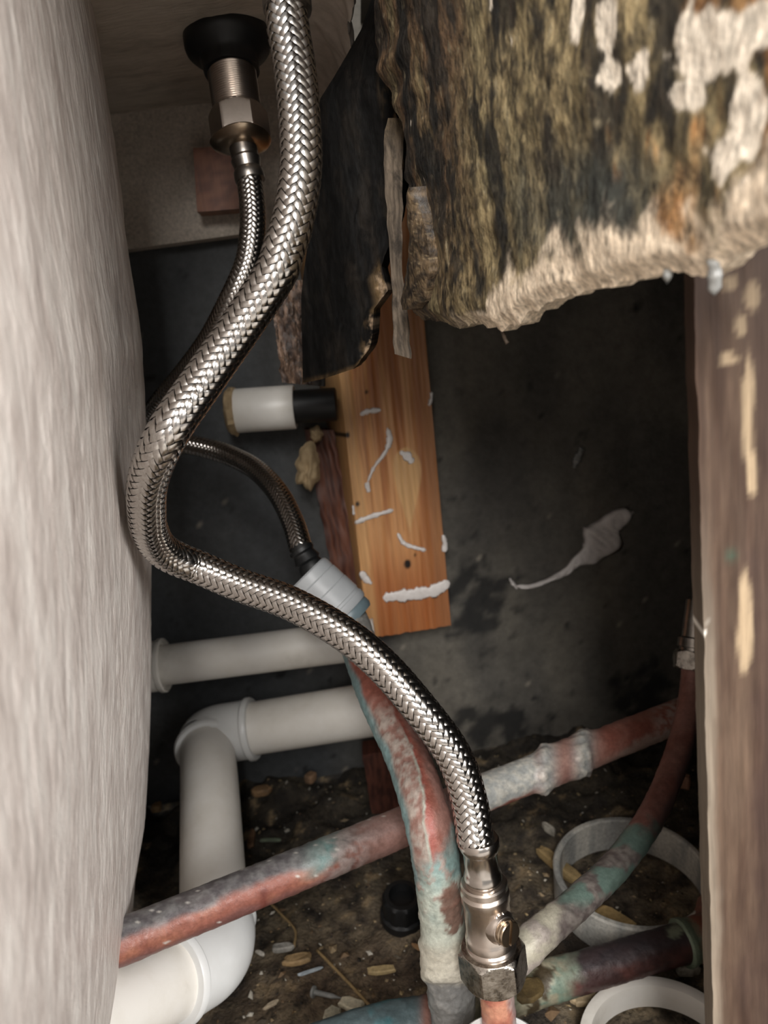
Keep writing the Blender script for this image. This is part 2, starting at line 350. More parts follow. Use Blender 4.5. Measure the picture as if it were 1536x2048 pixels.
def panelcol(p, h, z, edgeness):
    px, py = proj(p); s = fb(h*55, z*16, 1.7, 6); s2 = fb(h*150, z*45, 4.2, 5); s3 = fb(h*22, z*12, 9.3, 5)
    s4 = fb(h*130, z*95, 21, 6); s5 = fb(h*320, z*180, 31, 4)
    mid = mixc(lin((98, 86, 60)), lin((150, 133, 98)), ss(-.5, .6, .6*s2+.6*s4))
    c = mixc(mid, lin((84, 64, 44)), ss(1010, 820, px+120*s3))
    c = mixc(c, lin((122, 112, 82)), ss(.1, .7, s+.3*s4)*.5)
    c = mixc(c, lin((30, 27, 22)), ss(.02, -.5, s+.45*s4)*.9)
    c = mixc(c, lin((46, 36, 26)), ss(-.1, -.5, s5)*.6)
    c = mixc(c, lin((150, 138, 112)), ss(.55, .7, s5+.2*s4)*.5)
    c = mixc(c, lin((16, 16, 14)), ss(.22, .5, fb(h*60, z*30, 13, 6)+.25*s4)*.9)
    # damp dark streak
    g = math.exp(-((px-1200)/170)**2-((py-420)/150)**2); c = mixc(c, lin((58, 60, 54)), ss(.2, .7, g+.35*s)*.7)
    # orange staining and cream plaster remnants
    g = ss(1120, 1330, px+90*s3); c = mixc(c, lin((166, 116, 66)), g*ss(-.25, .35, s3+.3*s2)*.8)
    for (bx, by, rx, ry) in ((1250, 150, 75, 70), (1420, 90, 110, 100), (1500, 240, 60, 110), (1215, 60, 30, 80), (1455, 320, 45, 60), (1330, 400, 0.1, 0.1), (1150, 20, 16, 80), (1530, 60, 80, 60), (1520, 400, 60, 70), (1370, 190, 60, 40)):
        q = math.exp(-((px-bx)/rx)**2-((py-by)/ry)**2)
        c = mixc(c, lin((216, 204, 186)), ss(.44, .56, q+.42*s3+.3*s4+.16*s5))
    g = ss(1000, 1100, px); q = edgeness+.3*s3+.14*s2
    c = mixc(c, lin((212, 194, 170)), ss(.020, .009, edgeness*(1.2 if px > 980 else 3.5)+.009*s4+.006*s)*(ss(860, 1010, px)*.95+.05))
    c = mixc(c, lin((176, 120, 66)), ss(.4, .0, abs(edgeness-.03)/.02)*ss(1130, 1300, px)*ss(0, .4, s2)*.7)
    return c
def pf(u, v):
    vz = v**1.35
    z0 = np.interp(0, edge[:, 0], edge[:, 1]); zz = z0+(zt-z0)*vz
    hl = np.interp(zz, left[:, 1], left[:, 0]); h = hl+(.275-hl)*u
    zb = np.interp(h, edge[:, 0], edge[:, 1])
    z = zb+(zt-zb)*vz; e = z-zb; z += .0014*fb(h*150, 2.2, 1, 3)*math.exp(-e/.005)
    h += .0012*fb(z*260, 5, h*40, 3)*(1-u)
    p = A0+HD*h; p[2] = z
    b = .0016*fb(h*24, z*20, 2, 4)+.0006*fb(h*110, z*100, 6, 4)
    b -= .003*ss(.005, 0, e)
    b += .0025*math.exp(-((e-.009)/.009)**2)*(.7+.5*nz(h*60, 3))
    b += -.003*ss(.05, 0, h-hl)*nz(z*90, 1)
    q = p+PNrm*b
    return q, p-PNrm*(.008+.002*nz(h*80, z*80)), panelcol(p, h, z, e)
panel = thing('rotten_panel', 'rotten board with black mould, cream patches and ragged bottom edge at upper right', 'panel', A0)
slab('board', 420, 300, pf, M['rotten'], panel)
for k, (x, y, wd, ln, mm) in enumerate(((1412, 520, 26, 75, 'sealant_grey'), (1318, 540, 22, 30, 'sealant_grey'))):
    p = panel_px(x, y)+PNrm*-.002; sc = np.linalg.norm(panel_px(x, y+1)-panel_px(x, y))
    L_ = ln*sc
    tube('sealant_drip', [[*p, .4*wd*sc], [*(p-np.array([0, 0, .35*L_])), .55*wd*sc], [*(p-np.array([0, 0, .7*L_])), .36*wd*sc], [*(p-np.array([.0, 0, L_])), .12*wd*sc]], 0, M[mm], panel, .0008, 20, lambda s, L, a, p, n: (np.ones(3), .0012*nz(*(p*500))))
tube('root_fibre', [[*(panel_px(982, 655)+PNrm*-.004), .0009], [*(panel_px(986, 672)+PNrm*-.004), .0007], [*(panel_px(994, 690)+PNrm*-.004), .0008]], 0, M['attr'], panel, .001, 8, lambda s, L, a, p, n: (lin((60, 48, 36)), .0003*nz(*(p*1500))))

def flake(u, v):
    y = 372+244*v; xl = np.interp(y, [372, 410, 470, 540, 600, 616], [846, 832, 836, 828, 816, 822]); xr = np.interp(y, [372, 410, 470, 540, 600, 616], [850, 856, 872, 876, 866, 850])
    x = xl+(xr-xl)*u+2*nz(y*.05, u*2, 5); p = panel_px(x, y)+PNrm*(.0035+.003*math.sin(math.pi*u)+.0005*fb(u*3, v*8, 2, 4))
    c = mixc(lin((88, 72, 52)), lin((46, 37, 28)), ss(-.3, .5, fb(u*5, v*10, 3, 5))); c = mixc(c, lin((120, 104, 80)), ss(.35, .6, fb(u*14, v*40, 8)))
    return p, p-PNrm*.004, c
slab('loose_flake', 16, 80, flake, M['rotten'], panel)

def post_f(u, v):
    z = -.004+.70*v; bl = np.array([.082, .190]); 
    x0 = .0846+.0003*fb(z*90, 4, 1, 4); x = x0+.075*u; y = .190+.004*u
    n = .0012*fb(x*120, z*25, 3, 5)
    px, py = proj((x, y, z)); s = fb(x*160, z*14, 2, 5); s2 = fb(x*60, z*30, 7, 5)
    c = mixc(lin((56, 41, 32)), lin((82, 66, 54)), ss(-.5, .5, s))
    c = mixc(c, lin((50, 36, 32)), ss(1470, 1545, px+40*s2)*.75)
    c = mixc(c, lin((120, 110, 97)), ss(.0045, .001, u*.075+.002*s)*ss(.36, .26, z)*.8)
    for (bx, by, rx, ry) in ((1497, 820, 14, 130), (1455, 718, 26, 14), (1480, 650, 16, 30), (1505, 590, 25, 40), (1490, 1260, 16, 110), (1505, 950, 14, 60), (1460, 565, 20, 18)):
        g = math.exp(-((px-bx)/rx)**2-((py-by)/ry)**2); c = mixc(c, lin((166, 146, 118)), ss(.4, .7, g+.35*s2)*.7)
    g = math.exp(-((px-1462)/10)**2-((py-1110)/12)**2); c = mixc(c, lin((58, 70, 58)), g)
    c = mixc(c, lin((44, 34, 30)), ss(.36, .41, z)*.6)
    if abs(px-1408) < 14 and 1230 < py < 1330: c = mixc(c, lin((220, 215, 205)), ss(.25, .4, fb(z*240, x*300, 3)))
    return np.array([x, y-n, z]), np.array([x+.0016, y+.010, z]), c
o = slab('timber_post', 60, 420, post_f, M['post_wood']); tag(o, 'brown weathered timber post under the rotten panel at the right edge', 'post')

def blk(u, v):
    y = -30+800*v; L_ = np.interp(y, [-30, 0, 60, 110, 200, 440, 560, 600, 700, 780], [752, 742, 722, 694, 640, 622, 606, 602, 604, 606]); R_ = np.interp(y, [-30, 30, 110, 240, 330, 420, 540, 585, 640, 680, 735, 780], [768, 766, 764, 790, 806, 806, 778, 762, 776, 748, 744, 735])
    yb = np.interp(u, [0, .3, .6, .8, .9, 1], [766, 758, 745, 738, 725, 700]); y = -30+(yb+30)*v
    x = L_+(R_-L_)*u; x += 5*fb(y*.02, u*2, 3, 3)*(u > .5); 
    p = yplane(x, y, .40-.03*u); 
    n = .0015*fb(p[0]*60, p[2]*18, 2, 5); c = mixc(lin((12, 11, 10)), lin((28, 24, 20)), ss(-.2, .7, fb(p[0]*120, p[2]*30, 4, 5)))
    c = mixc(c, lin((92, 74, 50)), ss(.80, .95, u)*ss(.2, .55, fb(p[0]*140, p[2]*60, 6, 4)+.35)*(ss(.05, .3, v)*ss(.75, .5, v)*.5+ss(.7, .8, v)))
    c = mixc(c, lin((150, 128, 104)), ss(.86, .95, u)*ss(.74, .8, v)*ss(-.1, .4, fb(p[0]*160, p[2]*160, 1, 4)))
    c = mixc(c, lin((80, 62, 40)), ss(.985, 1, v)*.7)
    return p+np.array([0, -n-.004*ss(.85, 1, u)*nz(p[2]*80, 4), 0]), p+np.array([.004, .022, 0]), c
o = slab('blackened_timber', 90, 260, blk, M['charred']); tag(o, 'black mouldy timber hanging behind the thick braided hose, left of the panel', 'timber')
def spl(u, v):
    y = 236+(708-236+10*u)*v; xc = np.interp(y, [236, 330, 450, 540, 620, 708], [790, 786, 790, 793, 800, 806]); hw = np.interp(y, [236, 260, 400, 540, 640, 708], [14, 20, 17, 11, 16, 17])
    x = xc+(u-.5)*2*hw+3*nz(y*.03, 2); p = yplane(x, y, .352+.006*math.sin(v*3)); 
    c = mixc(lin((66, 57, 47)), lin((90, 79, 67)), ss(-.5, .5, fb(u*7, v*3, 2, 4))); c = mixc(c, lin((70, 58, 40)), ss(.15, 0, v)*.8)
    return p+np.array([0, -.0003*fb(u*6, v*4, 3), 0]), p+np.array([0, .0022, 0]), c
o = slab('wood_splinter', 16, 150, spl, M['charred']); tag(o, 'thin taupe wood splinter hanging between the black timber and the panel', 'splinter')
def fib(u, v):
    y = 560+(765+8*u-560)*v; L_ = 548+4*fb(y*.06, 1, 2, 4)+.12*max(0, y-640); x = L_+(650-L_)*u; p = yplane(x, y, .43)
    c = mixc(lin((58, 44, 36)), lin((110, 88, 72)), ss(-.3, .5, fb(u*6, v*3, 3, 4))); c = mixc(c, lin((26, 21, 18)), ss(.5, .9, u))
    return p+np.array([0, -.002*fb(u*10, v*5, 1), 0]), p+np.array([0, .006, 0]), c
o = slab('fibre_sheet', 30, 70, fib, M['rotten']); tag(o, 'torn dark brown fibreboard scrap hanging left of the black timber above the pipe stub', 'board')

# batten on the wall
bat = thing('wall_batten', 'orange pine batten fixed upright on the wall with white sealant smears', 'batten', yplane(820, 1260, .575))
def bat_at(x, y): return onplane(x, y, (0, .575, 0), (.10, -1, 0))
def batf(u, v):
    y0 = 1277-26*u; y = y0+(380-y0)*v+3*nz(u*12, 3)*(v < .02)
    x = (736-.1087*(y0-y))*(1-u)+(902-.088*(y0-y))*u
    p = bat_at(x, y); s = fb(u*9, v*2.2, 2, 5); s2 = fb(u*26, v*3, 5, 4)
    c = mixc(lin((164, 104, 58)), lin((200, 146, 96)), ss(-.5, .5, s+.4*s2))
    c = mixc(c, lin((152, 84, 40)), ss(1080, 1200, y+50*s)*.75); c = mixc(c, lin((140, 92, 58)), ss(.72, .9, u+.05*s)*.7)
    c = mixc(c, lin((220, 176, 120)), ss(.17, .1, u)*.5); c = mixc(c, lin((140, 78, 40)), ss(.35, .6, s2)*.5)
    # bare teardrop around a knot
    t = (y-895)/170
    if 0 < t < 1:
        hw = 30*math.sin(math.pi*min(1, t**.55))*(1-.25*t); d = abs(x-(812+8*t))-hw
        c = mixc(c, lin((206, 164, 112)), ss(3, -3, d)*.8)
    for (kx, ky, kr) in ((695, 870, 6), (715, 1008, 5), (815, 1128, 9), (733, 784, 4), (830, 1110, 3)):
        c = mixc(c, lin((24, 16, 12)), ss(kr+2, kr-2, math.hypot((x-kx)*1.3, y-ky)))
    return p+np.array([0, -.0006*s2-.0002, 0]), p+np.array([-.007-.011*(y0-y)/500, .026, 0]), c, lin((58, 46, 36))
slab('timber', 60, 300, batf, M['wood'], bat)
bn = np.array([.10, -1, 0])
for pts, th in (([(720, 830, 6), (735, 823, 11), (762, 820, 10)], .0012), ([(775, 855, 8), (779, 880, 13), (770, 905, 8), (748, 935, 7), (735, 965, 6)], .0015), ([(710, 1046, 12), (740, 1034, 10), (787, 1020, 10)], .0012),
                ([(795, 1066, 6), (810, 1088, 8), (852, 1101, 8)], .002), ([(766, 1196, 20), (820, 1190, 24), (868, 1182, 26), (899, 1164, 26)], .0016), ([(722, 1143, 12), (732, 1158, 14), (744, 1168, 5)], .002), ([(800, 903, 8), (816, 914, 20), (826, 926, 8)], .0012),
                ([(863, 784, 8), (862, 798, 9), (858, 812, 6)], .003), ([(886, 1070, 8), (890, 1088, 11), (888, 1104, 9)], .003), ([(706, 1010, 5), (708, 1030, 6)], .001), ([(733, 965, 12), (738, 985, 8)], .0008)):
    stroke('sealant_smear', pts, lambda x, y: onplane(x, y, np.array([0, .575, 0])+bn*.0008, bn), bn, th, M['sealant'], bat)
def bat2(u, v):
    y = 1230-(1230-860)*v; x = (712-.2*(1230-y))+(u-.5)*60+3*nz(y*.05, u); p = wall_at(x, y, .012)
    return p+WN*(.002*nz(u*5, v*9)), p-WN*.02, mixc(lin((70, 38, 28)), lin((104, 62, 44)), ss(-.4, .4, fb(u*8, v*3, 7)))
dw = slab('dark_batten', 16, 60, bat2, M['wood']); tag(dw, 'dark red-brown wood strip on the wall just left of the pine batten', 'batten')
bk = floor_at(772, 1612)
def bkf(u, v):
    p = bk+np.array([-.012+.024*u+.001*nz(v*6, 3), -.010, -.004+.062*v]); return p, p+np.array([0, .02, 0]), mixc(lin((58, 32, 26)), lin((92, 54, 42)), ss(-.4, .4, fb(u*9, v*4, 3)))
tag(slab('wood_block', 12, 30, bkf, M['wood']), 'dark red-brown wood block standing on the floor behind the copper riser', 'block')
def blob(name, x, y, rx, ry, at, nrm, th, mt, label=None, cat=None, parent=None, seed=0):
    c = at(x, y); sc = np.linalg.norm(at(x+1, y)-c); ex = (at(x+1, y)-c)/sc; nrm = np.asarray(nrm)/np.linalg.norm(nrm); ez = np.cross(nrm, ex); V = []; n, mth = 36, 10
    for j in range(mth+1):
        r = j/mth
        for i in range(n):
            a = 2*math.pi*i/n; k = 1+.35*fb(math.cos(a)*1.5, math.sin(a)*1.5, seed, 3)
            V.append(c+(ex*math.cos(a)*rx*r*k-ez*math.sin(a)*ry*r*k)*sc+nrm*(th*math.sqrt(max(0, 1-r**3))*(1+.3*nz(math.cos(a)*r*3, math.sin(a)*r*3, seed))-.0005))
    Fs = [(j*n+i, j*n+(i+1) % n, (j+1)*n+(i+1) % n, (j+1)*n+i) for j in range(mth) for i in range(n)]; Fs.append([mth*n+i for i in range(n)][::-1])
    o = obj(name, V, Fs, mt, parent); 
    if label: tag(o, label, cat)
    return o
blob('foam_lump', 616, 936, 26, 44, lambda x, y: wall_at(x, y, .034), WN, .012, M['foam'], 'tan lump of foam on the dark strip left of the pine batten', 'foam', seed=3)
blob('foam_lump', 632, 868, 14, 16, lambda x, y: wall_at(x, y, .03), WN, .008, M['foam'], 'small tan foam dab above the larger lump beside the batten', 'foam', seed=5)
sm = stroke('sealant_smear', [(1030, 1172, 10), (1060, 1172, 12), (1095, 1160, 10), (1130, 1143, 14), (1155, 1122, 26), (1180, 1108, 48), (1203, 1080, 72), (1222, 1050, 66), (1248, 1032, 34), (1268, 1024, 14)], lambda x, y: wall_at(x, y, .0015), WN, .006, M['sealant'], fq=.25)
tag(sm, 'long white sealant smear with a thin tail on the back wall right of the batten', 'sealant')
sm = stroke('sealant_smear', [(1019, 1156, 5), (1024, 1165, 9), (1034, 1176, 7)], lambda x, y: wall_at(x, y, .0015), WN, .005, M['sealant']); tag(sm, 'tiny white sealant tick at the left end of the wall smear', 'sealant')
sm = stroke('sealant_smear', [(1148, 936, 8), (1156, 915, 18), (1165, 894, 12)], lambda x, y: wall_at(x, y, .0015), WN, .003, M['sealant_grey']); tag(sm, 'faint grey sealant dab high on the back wall', 'sealant')

# pale strip and brown block under the rim at the back
def strip(u, v):
    x = -.5+.55*u; y = .600+x*math.tan(math.radians(3)); z = wall_at(385, 488)[2]+(.088)*v
    z += (x+.15)*.0; c = mixc(lin((176, 164, 150)), lin((196, 184, 170)), ss(-.4, .4, fb(x*20, z*40, 3)))
    p = np.array([x, y, z]); return p+WN*.02, p, c
tag(slab('trim_1', 40, 8, strip, M['attr']), 'pale painted strip along the top of the back wall', kind='structure')
wc = wall_at(440, 425, .045)
def woodblock(u, v):
    p = wall_at(386+112*u+ (8*(1-v) if u < .5 else 0), 424-128*v-8*u, .048); 
    return p, p-WN*.022+np.array([.0, 0, 0]), mixc(lin((112, 66, 46)), lin((142, 92, 66)), ss(-.4, .4, fb(u*3, v*9, 3)))
tag(slab('wood_block', 12, 12, woodblock, M['wood']), 'reddish brown wood block under the bath rim behind the thin hose', 'block')

# ---------------------------------------------------------------- braided hoses
def braid(name, path_pts, R, lead, parent, N=12, wfrac=.87, amp=.00042, trim=(0, 0)):
    q, s = spline(path_pts, .0005); T, Nn, B = frames(q); Lh = s[-1]
    nper = max(60, int(Lh/.0006)); sg = np.linspace(trim[0], Lh-trim[1], nper)
    om = 2*math.pi/lead; beta = math.atan(om*R); pitch = lead/N*math.sin(beta); hw = pitch*wfrac*.5
    V, Fs, UV = [], [], []; K = 5; base = 0
    tw = np.linspace(-1, 1, K)
    for sgn in (1, -1):
        for i in range(N):
            th0 = 2*math.pi*i/N
            S_ = sg[:, None]+(-math.sin(beta)*sgn)*0+ (tw*hw*math.sin(beta))[None, :]
            TH = th0+sgn*om*sg[:, None]-sgn*(tw*hw*math.cos(beta)/R)[None, :]
            thc = th0+sgn*om*sg
            c = thc*N/math.pi
            hgt = sgn*amp*np.clip(1.5*np.cos(2*math.pi*(c-.5)/4), -1, 1)
            RR = R+hgt[:, None]+.00016*(1-tw**2)[None, :]
            Sc = np.clip(S_, 0, Lh)
            pos = np.stack([np.interp(Sc, s, q[:, k]) for k in range(3)], -1)
            nn = np.stack([np.interp(Sc, s, Nn[:, k]) for k in range(3)], -1); bb = np.stack([np.interp(Sc, s, B[:, k]) for k in range(3)], -1)
            P_ = pos+(nn*np.cos(TH)[..., None]+bb*np.sin(TH)[..., None])*RR[..., None]
            V.append(P_.reshape(-1, 3)); uvv = np.stack(np.broadcast_arrays((tw*.5+.5)[None, :], (sg*100)[:, None]), -1).reshape(-1, 2); UV.append(uvv)
            idx = base+np.arange(nper*K).reshape(nper, K)
            f = np.stack([idx[:-1, :-1], idx[:-1, 1:], idx[1:, 1:], idx[1:, :-1]], -1).reshape(-1, 4)
            Fs.append(f if sgn > 0 else f[:, ::-1]); base += nper*K
    o = obj(name, np.vstack(V), np.vstack(Fs), M['steel'], parent, None, True, np.vstack(UV)); o['kind'] = 'stuff'
    return o
def ferrule(name, org, d, L_, r, mt, parent, prof=None):
    prof = prof or [(r*.8, 0), (r*1.02, 0), (r*1.09, L_*.05), (r*1.1, L_*.16), (r*1.02, L_*.24), (r*.93, L_*.3), (r*.93, L_*.66), (r*.97, L_*.72), (r*1.04, L_*.8), (r*1.03, L_*.9), (r*.9, L_*.97), (r*.7, L_)]
    return lathe(name, prof, org, d, mt, parent, 64)
H1 = [(571, -40, .272), (574, 40, .272), (588, 130, .272), (599, 240, .271), (601, 340, .271), (586, 440, .272), (567, 500, .273), (549, 550, .274), (477, 660, .278), (407, 760, .277), (333, 870, .275), (296, 960, .289), (294, 1034, .308), (300, 1062, .319), (312, 1086, .329), (333, 1106, .337), (362, 1121, .343), (400, 1136, .348), (480, 1170, .348), (580, 1206, .343), (680, 1262, .335), (760, 1326, .328), (840, 1417, .322), (907, 1510, .32), (938, 1600, .318), (952, 1688, .314)]
h1 = [P(*t) for t in H1]
hose = thing('braided_hose', 'thick bright braided steel hose curving across the foreground down to the isolating valve', 'hose', h1[-1])
tube('inner_hose', h1, .0070, M['steel_dark'], hose, .003, 28)
braid('braid', h1, .0074, .0435, hose)
d_top = h1[0]-h1[1]; d_bot = h1[-1]-h1[-2]
# top ferrule and tail nut up into the rim
t0 = P(575, 22, .272); d_top = P(571, -40, .272)-P(576, 60, .272); d_top /= np.linalg.norm(d_top)
lathe('ferrule', [(.0070, 0), (.0088, 0), (.0090, .001), (.0090, .006), (.0086, .008), (.0082, .012), (.0082, .03), (.006, .032)], t0, d_top, M['ferrule_dull'], hose, 64)
# bottom ferrule
vt = P(957, 1675, .3135); vb = P(990, 1960, .324); vd = (vb-vt)/np.linalg.norm(vb-vt); vl = np.linalg.norm(vb-vt)
px1 = vl/288.  # metres per photo pixel along the valve
ferrule('ferrule', vt-vd*0, vd, 92*px1, .0079, M['ferrule'], hose)

H2 = [(494, 318, .400), (499, 360, .400), (505, 420, .400), (504, 470, .400), (494, 530, .402), (463, 600, .408), (420, 680, .425), (372, 745, .442), (322, 805, .462), (292, 850, .485), (310, 880, .505), (385, 890, .505), (450, 908, .50), (510, 938, .485), (555, 985, .465), (586, 1045, .45), (603, 1100, .44), (622, 1136, .44)]
h2 = [P(*t) for t in H2]
hose2 = thing('braided_hose', 'thinner dark braided hose looping behind, from the tap tail to the white coupler', 'hose', h2[-1])
tube('inner_hose', h2, .0062, M['steel_dark'], hose2, .003, 24)
braid('braid', h2, .0066, .0330, hose2, amp=.00028, trim=(.012, .014))
dd = P(480, 262, .40)-P(500, 352, .40); dd /= np.linalg.norm(dd)
ferrule('ferrule', P(501, 362, .40), dd, .0245, .0078, M['ferrule_dull'], hose2, [(.006, 0), (.0080, 0), (.0082, .002), (.0080, .005), (.0070, .0065), (.0074, .009), (.0080, .0115), (.0072, .013), (.0074, .0145), (.0076, .022), (.0068, .0245), (.005, .026)])
de = P(640, 1160, .44)-P(602, 1098, .44); de /= np.linalg.norm(de)
lathe('ferrule', [(.006, 0), (.0076, 0), (.0078, .002), (.0066, .0035), (.0074, .006), (.0082, .008), (.0068, .0095), (.0080, .012), (.0084, .0155), (.0084, .03), (.006, .03)], P(601, 1097, .44), de, M['black_plastic'], hose2)

# tap tail above hose 2
tail = thing('tap_tail', 'threaded tap tail with black backnut fixed under the bath rim', 'tap', P(455, 70, .40))
tb = P(480, 262, .40); td = P(452, 62, .40)-tb; TL = np.linalg.norm(td); td /= TL; mpx = TL/202.
prof = [(.0125, 30*mpx)]+[(.0128+.00025*math.sin(i*1.57), 30*mpx+i*.0003) for i in range(100)]+[(.0125, 30*mpx+.031), (.0125, TL+.01)]
lathe('threaded_stem', prof, tb, td, M['nickel'], tail, 64)
hexnut('hex_nut', tb-td*22*mpx, td, .0140, 62*mpx, M['nickel'], tail, rot=.44, cham=.1)
lathe('washer', [(.004, -.003), (.0095, -.0030), (.0150, -.0005), (.0165, .0016), (.0160, .0024), (.008, .0022)], tb-td*24*mpx, td, M['brass'], tail, 64, lambda t, r, h: r*(1+.05*math.sin(3*t+.6)))
lathe('backnut', [(.0128, 118*mpx), (.0146, 118*mpx), (.0150, 124*mpx), (.0150, 138*mpx), (.0165, 146*mpx), (.0215, 160*mpx), (.0228, 166*mpx), (.0232, 172*mpx), (.0232, 190*mpx), (.0222, 197*mpx), (.015, 202*mpx), (.0128, 210*mpx)], tb, td, M['black_plastic'], tail, 72, lambda t, r, h: r*(1+(.035*(math.cos(6*t) > .3) if h < 142*mpx and r > .0145 else 0)))

# ---------------------------------------------------------------- isolating valve and its stub
valve = thing('isolating_valve', 'satin nickel isolating valve with slotted screw joining the hose to a copper stub', 'valve', vb)
o0 = vt
hp = lambda px: px*px1
lathe('valve_body', [(r_*1.07, h_) for r_, h_ in [(.0062, hp(84)), (.0088, hp(86)), (.0094, hp(89)), (.0094, hp(98)), (.0089, hp(101)), (.0092, hp(104)), (.0098, hp(107)), (.0098, hp(122)), (.0093, hp(126)), (.0093, hp(186)), (.0097, hp(190)), (.0100, hp(195)), (.0100, hp(205)), (.0094, hp(208)), (.0098, hp(211)), (.0102, hp(214)), (.0102, hp(220)), (.0096, hp(222)), (.0096, hp(236))]], o0, vd, M['nickel'], valve, 72)
_, va, vbx = basis(vd)
for ang in (-.65, -.30):
    a = va*math.cos(ang)+vbx*math.sin(ang); 
    tube('cast_rib', [o0+vd*hp(128)+a*.0096, o0+vd*hp(155)+a*.0097, o0+vd*hp(184)+a*.0096], .0007, M['nickel'], valve, .002, 12)
view = -(P(990, 1830, .32)-CAM); view /= np.linalg.norm(view)
bd = RT*.5+view*.9; bd -= vd*(bd@vd); bd /= np.linalg.norm(bd); bo = o0+vd*hp(157)+bd*.0006
lathe('screw_boss', [(.0072, .004), (.0070, .0086), (.0062, .0098), (.0058, .0106), (.0054, .0108)], bo, bd, M['nickel'], valve, 56)
lathe('screw', [(.0051, .0100), (.0051, .0116), (.0055, .0120), (.0055, .0124), (.0050, .0127), (.0001, .0127)], bo, bd, M['brass'], valve, 48)
sl = vd*.98+np.cross(bd, vd)*-.2; sl /= np.linalg.norm(sl); sw = np.cross(bd, sl)
for sg_ in (1, -1):
    V = []; n = 20
    for h, k in ((.0125, 1), (.0138, 1), (.0142, .93)):
        for i in range(n+1):
            a = -math.pi/2+math.pi*i/n; V.append(bo+bd*h+(sw*sg_*(.0007+.0044*math.cos(a)*k)+sl*.0052*math.sin(a)*k))
    Fs = [(r*(n+1)+i, r*(n+1)+(i+1) % (n+1), (r+1)*(n+1)+(i+1) % (n+1), (r+1)*(n+1)+i) for r in range(2) for i in range(n+1)]; Fs.append(list(range(2*(n+1), 3*(n+1))))
    q = obj('screw_cheek', V, Fs, M['brass'], valve); q.data.set_sharp_from_angle(angle=math.radians(30))
hexnut('compression_nut', o0+vd*hp(217), vd, .0131, hp(66), M['nickel_worn'], valve, rot=.56, cham=.13)

def stubfn(s, L, a, p, n):
    k = fb(*(p*90), 4); k2 = fb(*(p*260), 4); c = mixc(lin((178, 94, 62)), lin((206, 136, 98)), ss(-.4, .4, k)); c = mixc(c, lin((170, 160, 160)), ss(.4, .8, n[0]+.4*k)*.7); c = mixc(c, lin((150, 60, 40)), ss(.2, .5, k2)*.5)
    return c, .0003*k2
st0 = vb-vd*.004; stub = [st0, P(997, 2020, .326), P(1000, 2060, .331), P(1000, 2060, .331)*np.array([1, 1, 0])+np.array([0, .004, -.008])]
o = tube('copper_stub', stub, .0075, M['copper'], None, .0015, 36, stubfn); tag(o, 'short reddish copper stub rising from the floor into the isolating valve', 'pipe')

# ---------------------------------------------------------------- copper pipes
def riserfn(s, L, a, p, n):
    px, py = proj(p); k = fb(*(p*60), 5); k2 = fb(*(p*240), 4); side = n@RT  # -1 left .. 1 right
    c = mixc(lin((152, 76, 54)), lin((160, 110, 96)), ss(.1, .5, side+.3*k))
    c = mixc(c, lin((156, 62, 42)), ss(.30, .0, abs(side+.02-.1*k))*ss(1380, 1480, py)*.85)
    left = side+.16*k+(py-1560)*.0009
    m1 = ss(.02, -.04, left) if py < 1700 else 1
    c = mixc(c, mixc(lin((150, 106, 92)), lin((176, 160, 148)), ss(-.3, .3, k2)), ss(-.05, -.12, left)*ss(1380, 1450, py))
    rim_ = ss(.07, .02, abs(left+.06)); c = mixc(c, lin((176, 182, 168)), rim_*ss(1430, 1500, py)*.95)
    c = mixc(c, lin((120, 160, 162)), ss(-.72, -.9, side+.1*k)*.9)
    low = ss(1690, 1740, py+55*side+30*k)
    g = mixc(lin((134, 164, 160)), lin((206, 212, 196)), ss(1740, 1830, py+60*k)); g = mixc(g, lin((170, 140, 128)), ss(.15, .5, k2+k*.4)*ss(1860, 1800, py)*.8)
    c = mixc(c, g, low); q = math.exp(-((px-(905))/22)**2-((py-1815)/60)**2); c = mixc(c, lin((128, 84, 66)), ss(.35, .55, q+.3*k2)*.9)
    c = mixc(c, lin((228, 222, 202)), ss(1860, 1900, py+20*k)); c = mixc(c, lin((120, 122, 126)), ss(1950, 1972, py+10*k)*.85)
    if py > 1950: c = mixc(c, lin((178, 176, 172)), ss(.1, .5, k2)*.6)
    if py < 1330: c = mixc(c, lin((150, 148, 142)), ss(1330, 1290, py+30*k))
    dr = .0005*k2+.0012*low*max(0, k)+.0005*rim_
    dr += .0016*(ss(1868, 1885, py)-ss(1960, 1968, py))+.0008*(ss(1935, 1942, py)-ss(1955, 1960, py))
    return c, dr
ris = [(672, 1190, .447), (695, 1232, .44), (718, 1290, .425), (752, 1380, .398), (785, 1450, .38), (817, 1520, .362), (845, 1600, .342), (862, 1670, .334), (876, 1750, .337), (887, 1850, .348), (894, 1930, .358), (905, 2020, .37), (909, 2060, .376)]
rp = [P(*t) for t in ris]; rp.append(rp[-1]*np.array([1, 1, 0])+np.array([0, -.002, -.008]))
riser = thing('copper_riser', 'bent copper riser with green and white corrosion running from the floor to the white coupler', 'pipe', rp[-1])
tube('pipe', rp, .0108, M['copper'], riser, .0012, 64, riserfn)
cpl = thing('push_fit_coupler', 'pale grey push-fit coupler between the dark hose and the copper riser', 'coupler', P(665, 1195, .44))
ca = P(612, 1148, .44); cb = P(706, 1243, .44); cdv = (cb-ca)/np.linalg.norm(cb-ca); cl = np.linalg.norm(cb-ca)
